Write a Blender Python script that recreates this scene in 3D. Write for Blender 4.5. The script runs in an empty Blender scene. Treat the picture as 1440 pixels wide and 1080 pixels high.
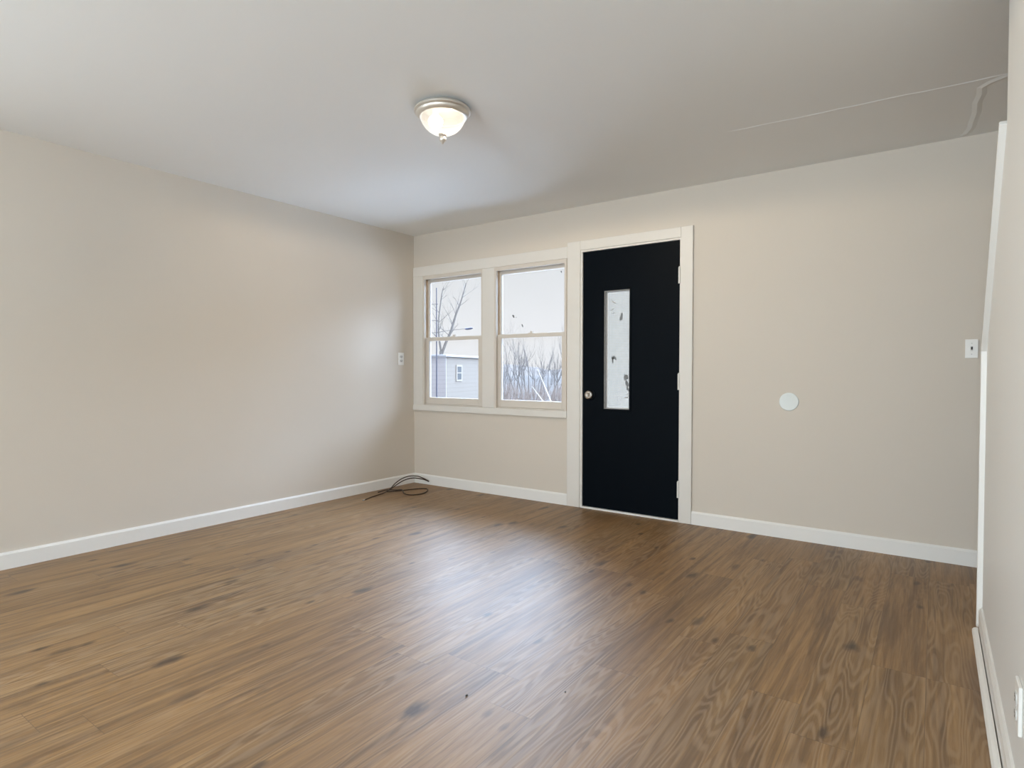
import bpy, bmesh, math, random
from mathutils import Vector, Matrix
PI = math.pi
scene = bpy.context.scene
COL = scene.collection

# ------------------------------------------------------------------ camera
W, H = 1440, 1080
F_PX = 836.73
CAM_H = 1.083
cam_data = bpy.data.cameras.new('camera')
cam_data.sensor_fit = 'HORIZONTAL'
cam_data.sensor_width = 36.0
cam_data.lens = 36.0 * F_PX / W
cam_data.clip_start = 0.02
cam_data.clip_end = 600
cam = bpy.data.objects.new('camera', cam_data)
COL.objects.link(cam)
yaw, pitch, roll = math.radians(35.383), math.radians(-1.26), math.radians(0.059)
fwd = Vector((-math.sin(yaw) * math.cos(pitch), math.cos(yaw) * math.cos(pitch), math.sin(pitch)))
rgt = Vector((math.cos(yaw), math.sin(yaw), 0))
upv = rgt.cross(fwd)
r2 = math.cos(roll) * rgt + math.sin(roll) * upv
u2 = -math.sin(roll) * rgt + math.cos(roll) * upv
cam.matrix_world = Matrix(((r2.x, u2.x, -fwd.x, 0), (r2.y, u2.y, -fwd.y, 0), (r2.z, u2.z, -fwd.z, CAM_H), (0, 0, 0, 1)))
scene.camera = cam

# ------------------------------------------------------------------ colour management
vs = scene.view_settings
vs.view_transform = 'Standard'
vs.look = 'None'
vs.exposure = 0.09
vs.gamma = 1.0
vs.use_curve_mapping = False
cy = scene.cycles
cy.use_denoising = True
cy.max_bounces = 14
cy.diffuse_bounces = 8
cy.glossy_bounces = 6
cy.transparent_max_bounces = 16
cy.sample_clamp_indirect = 6.0
cy.caustics_reflective = False
cy.caustics_refractive = False

# ------------------------------------------------------------------ world: bright hazy sky, whiter near the horizon, stronger overhead
world = bpy.data.worlds.new('world')
scene.world = world
world.use_nodes = True
wn, wl = world.node_tree.nodes, world.node_tree.links
wn.clear()
wo = wn.new('ShaderNodeOutputWorld')
bg = wn.new('ShaderNodeBackground')
tc = wn.new('ShaderNodeTexCoord')
sp = wn.new('ShaderNodeSeparateXYZ')
rp = wn.new('ShaderNodeValToRGB')
wl.new(tc.outputs['Generated'], sp.inputs[0])
wl.new(sp.outputs['Z'], rp.inputs[0])
wl.new(rp.outputs[0], bg.inputs['Color'])
wl.new(bg.outputs[0], wo.inputs['Surface'])
SKY = [(0.0, (0.78, 0.775, 0.765)), (0.06, (0.79, 0.785, 0.775)), (0.175, (0.70, 0.705, 0.695)),
       (0.35, (1.0, 1.05, 1.15)), (1.0, (0.9, 1.0, 1.2))]
els = rp.color_ramp.elements
while len(els) < len(SKY):
    els.new(0.5)
for e, (p, c) in zip(els, SKY):
    e.position = p
    e.color = (c[0] / 5, c[1] / 5, c[2] / 5, 1)
# bright veil of thin cloud around the hidden sun, beyond the windows
GLOW_AZ, GLOW_EL, GLOW = math.radians(33), math.radians(42), 1.0
gdir = (-math.sin(GLOW_AZ) * math.cos(GLOW_EL), math.cos(GLOW_AZ) * math.cos(GLOW_EL), math.sin(GLOW_EL))
dt = wn.new('ShaderNodeVectorMath'); dt.operation = 'DOT_PRODUCT'; dt.inputs[1].default_value = gdir
wl.new(tc.outputs['Generated'], dt.inputs[0])
def smooth(v, a, c, hi):
    k = wn.new('ShaderNodeMapRange'); k.interpolation_type = 'SMOOTHSTEP'
    wl.new(v, k.inputs['Value'])
    k.inputs['From Min'].default_value = a; k.inputs['From Max'].default_value = c; k.inputs['To Max'].default_value = hi
    return k.outputs[0]
CORE, BAND = 12.0, 11.5
ga = smooth(dt.outputs['Value'], math.cos(math.radians(58)), math.cos(math.radians(8)), CORE)
gc = smooth(sp.outputs['Y'], 0.0, 0.6, BAND)
gs = wn.new('ShaderNodeMath'); gs.operation = 'ADD'
wl.new(ga, gs.inputs[0]); wl.new(gc, gs.inputs[1])
gb = smooth(sp.outputs['Z'], 0.185, 0.32, GLOW)
gm = wn.new('ShaderNodeMath'); gm.operation = 'MULTIPLY'
wl.new(gs.outputs[0], gm.inputs[0]); wl.new(gb, gm.inputs[1])
bg2 = wn.new('ShaderNodeBackground'); bg2.inputs['Color'].default_value = (0.56, 0.74, 1.0, 1)
wl.new(gm.outputs[0], bg2.inputs['Strength'])
ad = wn.new('ShaderNodeAddShader')
wl.new(bg.outputs[0], ad.inputs[0]); wl.new(bg2.outputs[0], ad.inputs[1]); wl.new(ad.outputs[0], wo.inputs['Surface'])
bg.inputs['Strength'].default_value = 4.7

def area_light(name, loc, direction, sx, sy, power, color):
    d = bpy.data.lights.new(name, 'AREA')
    d.shape = 'RECTANGLE'
    d.size, d.size_y = sx, sy
    d.energy = power
    d.color = color
    o = bpy.data.objects.new(name, d)
    o.location = loc
    o.rotation_euler = Vector(direction).to_track_quat('-Z', 'Y').to_euler()
    COL.objects.link(o)
    return o

# fill lamp added behind the camera, outside an added window
area_light('fill_back', (-1.00, -4.22, 1.10), (0.36, 1, 0.95), 2.0, 1.7, 285, (0.76, 0.90, 1.0))
# second added fill lamp, outside an added window in the left wall
area_light('fill_side', (-4.42, -1.15, 1.15), (1, 0.35, -0.10), 1.7, 1.5, 62, (0.80, 0.92, 1.0))

# ------------------------------------------------------------------ room dimensions
XL, XR, D, ZC = -4.117, 0.177, 4.157, 2.38
YB = -4.00
XS = 1.25            # far side of the stairwell
WT = 0.14
WF = 0.10             # front wall

# ------------------------------------------------------------------ materials
def new_mat(name):
    m = bpy.data.materials.new(name)
    m.use_nodes = True
    n, l = m.node_tree.nodes, m.node_tree.links
    return m, n, l, n['Principled BSDF']

def mat(name, color, rough=0.5, metal=0.0, spec=0.5, var=0.0, vscale=8.0, bump=0.0, bscale=200.0, coat=0.0):
    m, n, l, b = new_mat(name)
    b.inputs['Base Color'].default_value = (*color, 1)
    b.inputs['Roughness'].default_value = rough
    b.inputs['Metallic'].default_value = metal
    b.inputs['Specular IOR Level'].default_value = spec
    if coat:
        b.inputs['Coat Weight'].default_value = coat
    t = n.new('ShaderNodeTexCoord')
    if var:
        ns = n.new('ShaderNodeTexNoise')
        ns.inputs['Scale'].default_value = vscale
        ns.inputs['Detail'].default_value = 4
        l.new(t.outputs['Object'], ns.inputs['Vector'])
        mx = n.new('ShaderNodeMix')
        mx.data_type = 'RGBA'
        mx.inputs[6].default_value = (*[c * (1 - var) for c in color], 1)
        mx.inputs[7].default_value = (*[min(1, c * (1 + var)) for c in color], 1)
        l.new(ns.outputs['Fac'], mx.inputs[0])
        l.new(mx.outputs[2], b.inputs['Base Color'])
    if bump:
        nb = n.new('ShaderNodeTexNoise')
        nb.inputs['Scale'].default_value = bscale
        nb.inputs['Detail'].default_value = 3
        l.new(t.outputs['Object'], nb.inputs['Vector'])
        bp = n.new('ShaderNodeBump')
        bp.inputs['Strength'].default_value = bump
        bp.inputs['Distance'].default_value = 0.002
        l.new(nb.outputs['Fac'], bp.inputs['Height'])
        l.new(bp.outputs[0], b.inputs['Normal'])
    return m

M = {}
M['wall'] = mat('wall_paint_greige', (0.640, 0.583, 0.512), 0.6, spec=0.25, var=0.012, vscale=2.5, bump=0.12, bscale=160)
M['wall_right'] = mat('wall_paint_lightened', (0.770, 0.772, 0.760), 0.45, spec=0.4, var=0.01, vscale=2.5, bump=0.12, bscale=160)  # wall paint lightened to stand in for window light on this wall
M['ceiling'] = mat('ceiling_paint', (0.835, 0.850, 0.850), 0.8, spec=0.15, var=0.012, vscale=2, bump=0.15, bscale=120)
M['trim'] = mat('trim_white_gloss', (0.80, 0.79, 0.765), 0.35, spec=0.45, var=0.015, vscale=12, bump=0.05, bscale=60)
M['casing'] = mat('casing_white_dimmed', (0.715, 0.69, 0.65), 0.4, spec=0.4, var=0.015, vscale=12)  # white trim darkened in its colour for the backlit front wall
M['sash'] = mat('sash_white_paint', (0.64, 0.59, 0.53), 0.4, spec=0.4, var=0.02, vscale=14)
M['jamb_wood'] = mat('jamb_bare_wood', (0.60, 0.46, 0.32), 0.6, var=0.12, vscale=25)
M['door'] = mat('door_black_paint', (0.0016, 0.0034, 0.0060), 0.45, spec=0.05, var=0.1, vscale=6, bump=0.06, bscale=70)
M['door_edge'] = mat('weathered_reveal', (0.33, 0.31, 0.29), 0.7, var=0.45, vscale=90)
M['lite_edge'] = mat('reveal_pale_bead', (0.62, 0.61, 0.60), 0.5, var=0.15, vscale=60)
M['nickel'] = mat('brushed_nickel', (0.74, 0.70, 0.64), 0.38, metal=0.75)
M['brass'] = mat('satin_nickel_knob', (0.36, 0.32, 0.28), 0.34, metal=1.0)
M['plastic'] = mat('white_plastic', (0.82, 0.81, 0.78), 0.35, spec=0.5)
M['plastic_disc'] = mat('pale_plastic_disc', (0.70, 0.74, 0.73), 0.4, spec=0.5)
M['plastic_grey'] = mat('grey_plastic_socket', (0.60, 0.59, 0.57), 0.4)  # grey plastic of sockets, screws and switch slot
M['slot'] = mat('dark_slot', (0.03, 0.03, 0.03), 0.6)
M['cable'] = mat('dark_brown_cable', (0.045, 0.026, 0.016), 0.45)
M['steel'] = mat('plated_connector', (0.6, 0.6, 0.6), 0.3, metal=1.0)
M['hinge'] = mat('hinge_painted_white', (0.72, 0.71, 0.68), 0.4)
M['scrap'] = mat('sticker_scrap_grey', (0.20, 0.21, 0.22), 0.8, var=0.3, vscale=120)
M['scrap_pale'] = mat('sticker_scrap_pale', (0.45, 0.46, 0.47), 0.8, var=0.2, vscale=120)
M['stair'] = mat('stair_wood', (0.30, 0.20, 0.12), 0.4, var=0.2, vscale=12)
M['bark'] = mat('hazed_pale_bark', (0.25, 0.225, 0.20), 0.9, var=0.2, vscale=8)  # bark lightened to stand in for haze
M['bark_far'] = mat('hazed_far_bark', (0.23, 0.205, 0.19), 0.9, var=0.2, vscale=3)  # distance haze put into the bark tone
M['brush'] = mat('russet_brush_stem', (0.34, 0.26, 0.21), 0.9, var=0.25, vscale=5)
M['stalk'] = mat('bleached_stalk', (0.60, 0.54, 0.47), 0.8, var=0.05, vscale=8)
M['pole'] = mat('dark_metal_pole', (0.10, 0.10, 0.16), 0.5, metal=0.3)
M['roof'] = mat('pale_roof_metal', (0.62, 0.63, 0.66), 0.5)
M['house_trim'] = mat('pale_house_trim', (0.44, 0.38, 0.32), 0.6)
M['house_pane'] = mat('dark_house_pane', (0.10, 0.11, 0.12), 0.25)
M['debris'] = mat('dark_debris', (0.03, 0.025, 0.02), 0.8)

# siding: horizontal lap lines in bump and a faint tone
def siding(name, color):
    m, n, l, b = new_mat(name)
    b.inputs['Roughness'].default_value = 0.7
    t = n.new('ShaderNodeTexCoord')
    s = n.new('ShaderNodeSeparateXYZ')
    l.new(t.outputs['Object'], s.inputs[0])
    a = n.new('ShaderNodeMath'); a.operation = 'MULTIPLY'; a.inputs[1].default_value = 1 / 0.2
    f = n.new('ShaderNodeMath'); f.operation = 'FRACT'
    g = n.new('ShaderNodeMath'); g.operation = 'LESS_THAN'; g.inputs[1].default_value = 0.12
    l.new(s.outputs['Z'], a.inputs[0]); l.new(a.outputs[0], f.inputs[0]); l.new(f.outputs[0], g.inputs[0])
    mx = n.new('ShaderNodeMix'); mx.data_type = 'RGBA'
    mx.inputs[6].default_value = (*color, 1)
    mx.inputs[7].default_value = (*[c * 0.86 for c in color], 1)
    l.new(g.outputs[0], mx.inputs[0]); l.new(mx.outputs[2], b.inputs['Base Color'])
    return m
M['siding'] = siding('lap_siding_lit_face', (0.30, 0.252, 0.205))  # house siding, toned for its lit face
M['siding_shade'] = siding('lap_siding_shaded_face', (0.78, 0.755, 0.80))  # same siding, with the bluish shade of the end face in its colour

# window glass: clear with a thin translucent veil standing in for outdoor haze
def glass(name, veil, tint=(1, 1, 1)):
    m = bpy.data.materials.new(name)
    m.use_nodes = True
    n, l = m.node_tree.nodes, m.node_tree.links
    n.clear()
    o = n.new('ShaderNodeOutputMaterial')
    tr = n.new('ShaderNodeBsdfTransparent'); tr.inputs[0].default_value = (*tint, 1)
    tl = n.new('ShaderNodeBsdfTranslucent'); tl.inputs[0].default_value = (0.95, 0.96, 1.0, 1)
    gl = n.new('ShaderNodeBsdfGlossy'); gl.inputs['Roughness'].default_value = 0.03
    fr = n.new('ShaderNodeFresnel'); fr.inputs[0].default_value = 1.25
    m1 = n.new('ShaderNodeMixShader'); m1.inputs[0].default_value = veil
    m2 = n.new('ShaderNodeMixShader')
    l.new(tr.outputs[0], m1.inputs[1]); l.new(tl.outputs[0], m1.inputs[2])
    l.new(fr.outputs[0], m2.inputs[0]); l.new(m1.outputs[0], m2.inputs[1]); l.new(gl.outputs[0], m2.inputs[2])
    l.new(m2.outputs[0], o.inputs['Surface'])
    return m
M['glass'] = glass('hazed_window_glass', 0.011)

# wired, frosted door glass
def wired_glass():
    m = bpy.data.materials.new('wired_frosted_glass')
    m.use_nodes = True
    n, l = m.node_tree.nodes, m.node_tree.links
    n.clear()
    o = n.new('ShaderNodeOutputMaterial')
    t = n.new('ShaderNodeTexCoord')
    s = n.new('ShaderNodeSeparateXYZ')
    l.new(t.outputs['Object'], s.inputs[0])
    def line(axis, pitch, w):
        a = n.new('ShaderNodeMath'); a.operation = 'MULTIPLY'; a.inputs[1].default_value = 1 / pitch
        f = n.new('ShaderNodeMath'); f.operation = 'FRACT'
        g = n.new('ShaderNodeMath'); g.operation = 'LESS_THAN'; g.inputs[1].default_value = w
        l.new(s.outputs[axis], a.inputs[0]); l.new(a.outputs[0], f.inputs[0]); l.new(f.outputs[0], g.inputs[0])
        return g
    gx, gz = line('X', 0.0125, 0.20), line('Z', 0.0125, 0.20)
    mxm = n.new('ShaderNodeMath'); mxm.operation = 'MAXIMUM'
    l.new(gx.outputs[0], mxm.inputs[0]); l.new(gz.outputs[0], mxm.inputs[1])
    tr = n.new('ShaderNodeBsdfTransparent'); tr.inputs[0].default_value = (0.88, 0.88, 0.88, 1)
    tl = n.new('ShaderNodeBsdfTranslucent'); tl.inputs[0].default_value = (0.33, 0.288, 0.232, 1)
    wire = n.new('ShaderNodeBsdfDiffuse'); wire.inputs[0].default_value = (0.25, 0.26, 0.29, 1)
    ns = n.new('ShaderNodeTexNoise'); ns.inputs['Scale'].default_value = 22
    l.new(t.outputs['Object'], ns.inputs['Vector'])
    mr = n.new('ShaderNodeMapRange'); mr.inputs['To Min'].default_value = 0.5; mr.inputs['To Max'].default_value = 0.8
    l.new(ns.outputs['Fac'], mr.inputs['Value'])
    m1 = n.new('ShaderNodeMixShader')
    l.new(mr.outputs[0], m1.inputs[0]); l.new(tr.outputs[0], m1.inputs[1]); l.new(tl.outputs[0], m1.inputs[2])
    half = n.new('ShaderNodeMath'); half.operation = 'MULTIPLY'; half.inputs[1].default_value = 0.8
    l.new(mxm.outputs[0], half.inputs[0])
    m2 = n.new('ShaderNodeMixShader')
    l.new(half.outputs[0], m2.inputs[0]); l.new(m1.outputs[0], m2.inputs[1]); l.new(wire.outputs[0], m2.inputs[2])
    l.new(m2.outputs[0], o.inputs['Surface'])
    return m
M['wired'] = wired_glass()

# frosted lamp bowl: translucent glass that glows with the bulb inside
def bowl_mat():
    m, n, l, b = new_mat('frosted_bowl_glass')
    b.inputs['Base Color'].default_value = (0.02, 0.02, 0.02, 1)
    b.inputs['Roughness'].default_value = 0.25
    b.inputs['Emission Color'].default_value = (1.0, 0.95, 0.84, 1)
    b.inputs['Emission Strength'].default_value = 0.95
    tr = n.new('ShaderNodeBsdfTransparent')
    mx = n.new('ShaderNodeMixShader'); mx.inputs[0].default_value = 0.42
    out = [x for x in n if x.type == 'OUTPUT_MATERIAL'][0]
    l.new(b.outputs[0], mx.inputs[1]); l.new(tr.outputs[0], mx.inputs[2]); l.new(mx.outputs[0], out.inputs['Surface'])
    return m
M['bulb'] = mat('glowing_bulb', (0.9, 0.9, 0.9), 0.4)
M['bulb'].node_tree.nodes['Principled BSDF'].inputs['Emission Color'].default_value = (1.0, 0.96, 0.9, 1)
M['bulb'].node_tree.nodes['Principled BSDF'].inputs['Emission Strength'].default_value = 2.0
M['bowl'] = bowl_mat()

# vinyl plank floor
def floor_mat():
    m, n, l, b = new_mat('oak_vinyl_planks')
    PW, PL, X0 = 0.166, 1.22, -1.67
    def math_(op, a, c=None, d=None):
        k = n.new('ShaderNodeMath'); k.operation = op
        for i, v in enumerate((a, c, d)):
            if v is None: continue
            if isinstance(v, (int, float)): k.inputs[i].default_value = v
            else: l.new(v, k.inputs[i])
        return k.outputs[0]
    def comb(x, y, z):
        k = n.new('ShaderNodeCombineXYZ')
        for i, v in enumerate((x, y, z)):
            if isinstance(v, (int, float)): k.inputs[i].default_value = v
            else: l.new(v, k.inputs[i])
        return k.outputs[0]
    def noise(vec, scale, detail=4, rough=0.55, dist=0.0):
        k = n.new('ShaderNodeTexNoise')
        k.inputs['Scale'].default_value = scale; k.inputs['Detail'].default_value = detail
        k.inputs['Roughness'].default_value = rough; k.inputs['Distortion'].default_value = dist
        l.new(vec, k.inputs['Vector'])
        return k.outputs['Fac']
    def wnoise(v):
        k = n.new('ShaderNodeTexWhiteNoise'); k.noise_dimensions = '1D'
        l.new(v, k.inputs['W'])
        return k.outputs['Value']
    def rng(v, a, c, lo, hi):
        k = n.new('ShaderNodeMapRange'); k.clamp = True
        l.new(v, k.inputs['Value'])
        k.inputs['From Min'].default_value = a; k.inputs['From Max'].default_value = c
        k.inputs['To Min'].default_value = lo; k.inputs['To Max'].default_value = hi
        return k.outputs[0]
    def mix(f, A, B, mode='MIX'):
        k = n.new('ShaderNodeMix'); k.data_type = 'RGBA'; k.blend_type = mode
        for i, v in ((0, f), (6, A), (7, B)):
            if isinstance(v, (int, float)): k.inputs[i].default_value = v
            elif isinstance(v, tuple): k.inputs[i].default_value = (*v, 1)
            else: l.new(v, k.inputs[i])
        return k.outputs[2]
    t = n.new('ShaderNodeTexCoord')
    s = n.new('ShaderNodeSeparateXYZ')
    l.new(t.outputs['Object'], s.inputs[0])
    x, y = s.outputs['X'], s.outputs['Y']
    u = math_('MULTIPLY', math_('SUBTRACT', x, X0), 1 / PW)
    row = math_('FLOOR', u)
    fu = math_('FRACT', u)
    off = wnoise(math_('ADD', row, 0.37))
    v = math_('ADD', math_('MULTIPLY', math_('SUBTRACT', y, 1.59), 1 / PL), math_('MULTIPLY', math_('MULTIPLY', off, math_('MINIMUM', math_('ABSOLUTE', math_('ADD', row, -0.0)), 1.0)), 1.0))
    col = math_('FLOOR', v)
    fv = math_('FRACT', v)
    pid = math_('ADD', math_('MULTIPLY', row, 17.31), math_('MULTIPLY', col, 7.77))
    r1 = wnoise(pid)
    r2_ = wnoise(math_('ADD', pid, 3.19))
    shift = math_('MULTIPLY', r1, 40.0)
    # long streaks, finer grain, cathedral arches
    streak = noise(comb(math_('MULTIPLY', x, 22.0), math_('ADD', math_('MULTIPLY', y, 1.1), shift), shift), 1.0, 5, 0.6, 0.3)
    fine = noise(comb(math_('MULTIPLY', x, 55.0), math_('ADD', math_('MULTIPLY', y, 1.6), shift), shift), 1.0, 5, 0.65, 0.4)
    grain = noise(comb(math_('MULTIPLY', x, 110.0), math_('ADD', math_('MULTIPLY', y, 5.0), shift), 0.0), 1.0, 4, 0.6)
    low = noise(comb(math_('MULTIPLY', x, 9.0), math_('ADD', math_('MULTIPLY', y, 0.9), shift), shift), 1.0, 2, 0.5)
    rings = math_('ABSOLUTE', math_('SINE', math_('MULTIPLY', low, 60.0)))
    tone = noise(comb(math_('MULTIPLY', x, 5.0), math_('ADD', math_('MULTIPLY', y, 0.7), shift), shift), 1.0, 2)
    base = mix(rng(r1, 0, 1, 0, 1), (0.231, 0.123, 0.043), (0.299, 0.161, 0.057))
    base = mix(rng(r2_, 0.45, 1.0, 0, 0.6), base, (0.217, 0.130, 0.052))
    base = mix(rng(tone, 0.35, 0.7, 0, 0.6), base, (0.337, 0.185, 0.064))
    base = mix(rng(streak, 0.48, 0.66, 0.0, 0.90), base, (0.111, 0.056, 0.019))
    base = mix(rng(streak, 0.26, 0.45, 0.6, 0.0), base, (0.405, 0.238, 0.092))
    base = mix(rng(fine, 0.50, 0.64, 0.0, 0.65), base, (0.126, 0.064, 0.021))
    base = mix(rng(fine, 0.34, 0.46, 0.35, 0.0), base, (0.425, 0.250, 0.100))
    base = mix(rng(grain, 0.35, 0.7, 0.0, 0.45), base, (0.145, 0.076, 0.027))
    base = mix(math_('MULTIPLY', rng(rings, 0.55, 1.0, 0.0, 0.28), rng(r2_, 0.35, 0.5, 0.3, 1.0)), base, (0.44, 0.31, 0.195))
    # knots, stretched along the plank
    warp = noise(comb(math_('MULTIPLY', x, 26.0), math_('MULTIPLY', y, 9.0), 0.0), 1.0, 4)
    warp2 = noise(comb(math_('MULTIPLY', x, 26.0), math_('MULTIPLY', y, 9.0), 7.0), 1.0, 4)
    def knots(sx, sy, r0, r1_, p0, p1, amount, seed, col):
        vor = n.new('ShaderNodeTexVoronoi'); vor.feature = 'F1'
        vor.inputs['Scale'].default_value = 1.0; vor.inputs['Randomness'].default_value = 1.0
        l.new(comb(math_('ADD', math_('MULTIPLY', x, sx), math_('MULTIPLY', warp, 0.22)), math_('ADD', math_('ADD', math_('MULTIPLY', y, sy), seed), math_('MULTIPLY', warp2, 0.30)), 0.0), vor.inputs['Vector'])
        pick = n.new('ShaderNodeSeparateColor')
        l.new(vor.outputs['Color'], pick.inputs[0])
        k = math_('MULTIPLY', rng(vor.outputs['Distance'], r0, r1_, 1.0, 0.0), rng(pick.outputs[0], p0, p1, 0.0, amount))
        return mix(k, base, col)
    base = knots(4.2, 1.0, 0.02, 0.34, 0.25, 0.50, 0.65, 3.0, (0.126, 0.062, 0.021))
    base = knots(5.4, 2.3, 0.065, 0.18, 0.12, 0.32, 0.90, 11.0, (0.043, 0.021, 0.008))
    base = knots(9.0, 4.2, 0.06, 0.17, 0.48, 0.62, 0.85, 23.0, (0.058, 0.029, 0.011))
    # joints between planks
    ex = math_('MINIMUM', fu, math_('SUBTRACT', 1.0, fu))
    ey = math_('MINIMUM', fv, math_('SUBTRACT', 1.0, fv))
    jx = math_('LESS_THAN', ex, 0.0009 / PW)
    jy = math_('LESS_THAN', ey, 0.0010 / PL)
    joint = math_('MAXIMUM', jx, jy)
    base = mix(math_('MULTIPLY', joint, 0.45), base, (0.06, 0.04, 0.025))
    l.new(base, b.inputs['Base Color'])
    l.new(rng(grain, 0.3, 0.7, 0.45, 0.53), b.inputs['Roughness'])
    b.inputs['Specular IOR Level'].default_value = 0.95
    bp = n.new('ShaderNodeBump')
    bp.inputs['Strength'].default_value = 0.12
    bp.inputs['Distance'].default_value = 0.001
    l.new(math_('SUBTRACT', grain, joint), bp.inputs['Height'])
    l.new(bp.outputs[0], b.inputs['Normal'])
    return m
M['floor'] = floor_mat()

def ground_mat(name, a, c, scale):
    m, n, l, b = new_mat(name)
    b.inputs['Roughness'].default_value = 0.95
    b.inputs['Specular IOR Level'].default_value = 0.1
    t = n.new('ShaderNodeTexCoord')
    ns = n.new('ShaderNodeTexNoise'); ns.inputs['Scale'].default_value = scale; ns.inputs['Detail'].default_value = 6
    l.new(t.outputs['Object'], ns.inputs['Vector'])
    r = n.new('ShaderNodeValToRGB')
    r.color_ramp.elements[0].position = 0.35; r.color_ramp.elements[0].color = (*a, 1)
    r.color_ramp.elements[1].position = 0.65; r.color_ramp.elements[1].color = (*c, 1)
    l.new(ns.outputs['Fac'], r.inputs[0]); l.new(r.outputs[0], b.inputs['Base Color'])
    return m
M['ground'] = ground_mat('dry_frosted_grass', (0.065, 0.056, 0.050), (0.095, 0.082, 0.073), 0.35)
M['bounce_tone'] = ground_mat('pale_bounce_tone', (0.72, 0.72, 0.72), (0.80, 0.80, 0.80), 3.0)  # bright surface of the added bounce slab
M['hill'] = ground_mat('hazed_wooded_hill', (0.085, 0.067, 0.056), (0.12, 0.095, 0.076), 0.12)  # hill tone stands in for distance haze

# ------------------------------------------------------------------ mesh helpers
def obj(name, bm, m, parent=None, smooth=False, loc=None):
    bmesh.ops.recalc_face_normals(bm, faces=bm.faces)
    me = bpy.data.meshes.new(name)
    bm.to_mesh(me)
    bm.free()
    for k in (m if isinstance(m, (list, tuple)) else [m]):
        me.materials.append(k)
    if smooth:
        for p in me.polygons:
            p.use_smooth = True
        me.set_sharp_from_angle(angle=math.radians(40))
    o = bpy.data.objects.new(name, me)
    COL.objects.link(o)
    if parent is not None:
        o.parent = parent
    if loc is not None:
        o.location = loc
    return o

def tag(o, label, cat, group=None, kind=None):
    o['label'] = label
    o['category'] = cat
    if group: o['group'] = group
    if kind: o['kind'] = kind
    return o

def struct(o, label, cat):
    return tag(o, label, cat, kind='structure')

def empty(name, loc, label, cat, group=None, kind=None, rotz=0.0):
    o = bpy.data.objects.new(name, None)
    o.empty_display_size = 0.05
    o.location = loc
    o.rotation_euler = (0, 0, rotz)
    COL.objects.link(o)
    return tag(o, label, cat, group, kind)

def box(bm, x0, x1, y0, y1, z0, z1, bev=0.0, mi=0):
    v = [bm.verts.new((x, y, z)) for x in (x0, x1) for y in (y0, y1) for z in (z0, z1)]
    fs = []
    for idx in ((0, 1, 3, 2), (4, 6, 7, 5), (0, 4, 5, 1), (2, 3, 7, 6), (0, 2, 6, 4), (1, 5, 7, 3)):
        f = bm.faces.new([v[i] for i in idx]); f.material_index = mi; fs.append(f)
    if bev:
        es = list({e for f in fs for e in f.edges})
        r = bmesh.ops.bevel(bm, geom=es, offset=bev, segments=2, affect='EDGES', profile=0.5)
        for f in r['faces']: f.material_index = mi
    return v

def prism(bm, pts, axis, a, c, mi=0):
    """polygon pts extruded along axis ('x','y','z') from a to c; pts are the other two coordinates in order"""
    def P(p, k):
        if axis == 'x': return (k, p[0], p[1])
        if axis == 'y': return (p[0], k, p[1])
        return (p[0], p[1], k)
    A = [bm.verts.new(P(p, a)) for p in pts]
    B = [bm.verts.new(P(p, c)) for p in pts]
    fs = [bm.faces.new(A[::-1]), bm.faces.new(B)]
    for i in range(len(pts)):
        j = (i + 1) % len(pts)
        fs.append(bm.faces.new((A[i], A[j], B[j], B[i])))
    for f in fs: f.material_index = mi
    return fs

def lathe(bm, prof, center=(0, 0, 0), axis='z', seg=40, closed=True):
    """prof: list of (radius, height along axis)"""
    rings = []
    for r, hgt in prof:
        ring = []
        if r < 1e-6:
            p = {'z': (0, 0, hgt), 'y': (0, hgt, 0), 'x': (hgt, 0, 0)}[axis]
            ring = [bm.verts.new(Vector(center) + Vector(p))]
        else:
            for i in range(seg):
                a = 2 * PI * i / seg
                c, s_ = r * math.cos(a), r * math.sin(a)
                p = {'z': (c, s_, hgt), 'y': (c, hgt, s_), 'x': (hgt, c, s_)}[axis]
                ring.append(bm.verts.new(Vector(center) + Vector(p)))
        rings.append(ring)
    for A, B in zip(rings, rings[1:]):
        for i in range(seg):
            j = (i + 1) % seg
            if len(A) == 1 and len(B) == 1: continue
            if len(A) == 1: bm.faces.new((A[0], B[i], B[j]))
            elif len(B) == 1: bm.faces.new((A[i], B[0], A[j]))
            else: bm.faces.new((A[i], B[i], B[j], A[j]))

def catmull(pts, n=8):
    P = [Vector(p) for p in pts]
    P = [P[0] * 2 - P[1]] + P + [P[-1] * 2 - P[-2]]
    out = []
    for i in range(1, len(P) - 2):
        for k in range(n):
            t = k / n
            a, b, c, d = P[i - 1], P[i], P[i + 1], P[i + 2]
            out.append(0.5 * ((2 * b) + (c - a) * t + (2 * a - 5 * b + 4 * c - d) * t * t + (3 * b - a - 3 * c + d) * t ** 3))
    out.append(P[-2])
    return out

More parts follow.
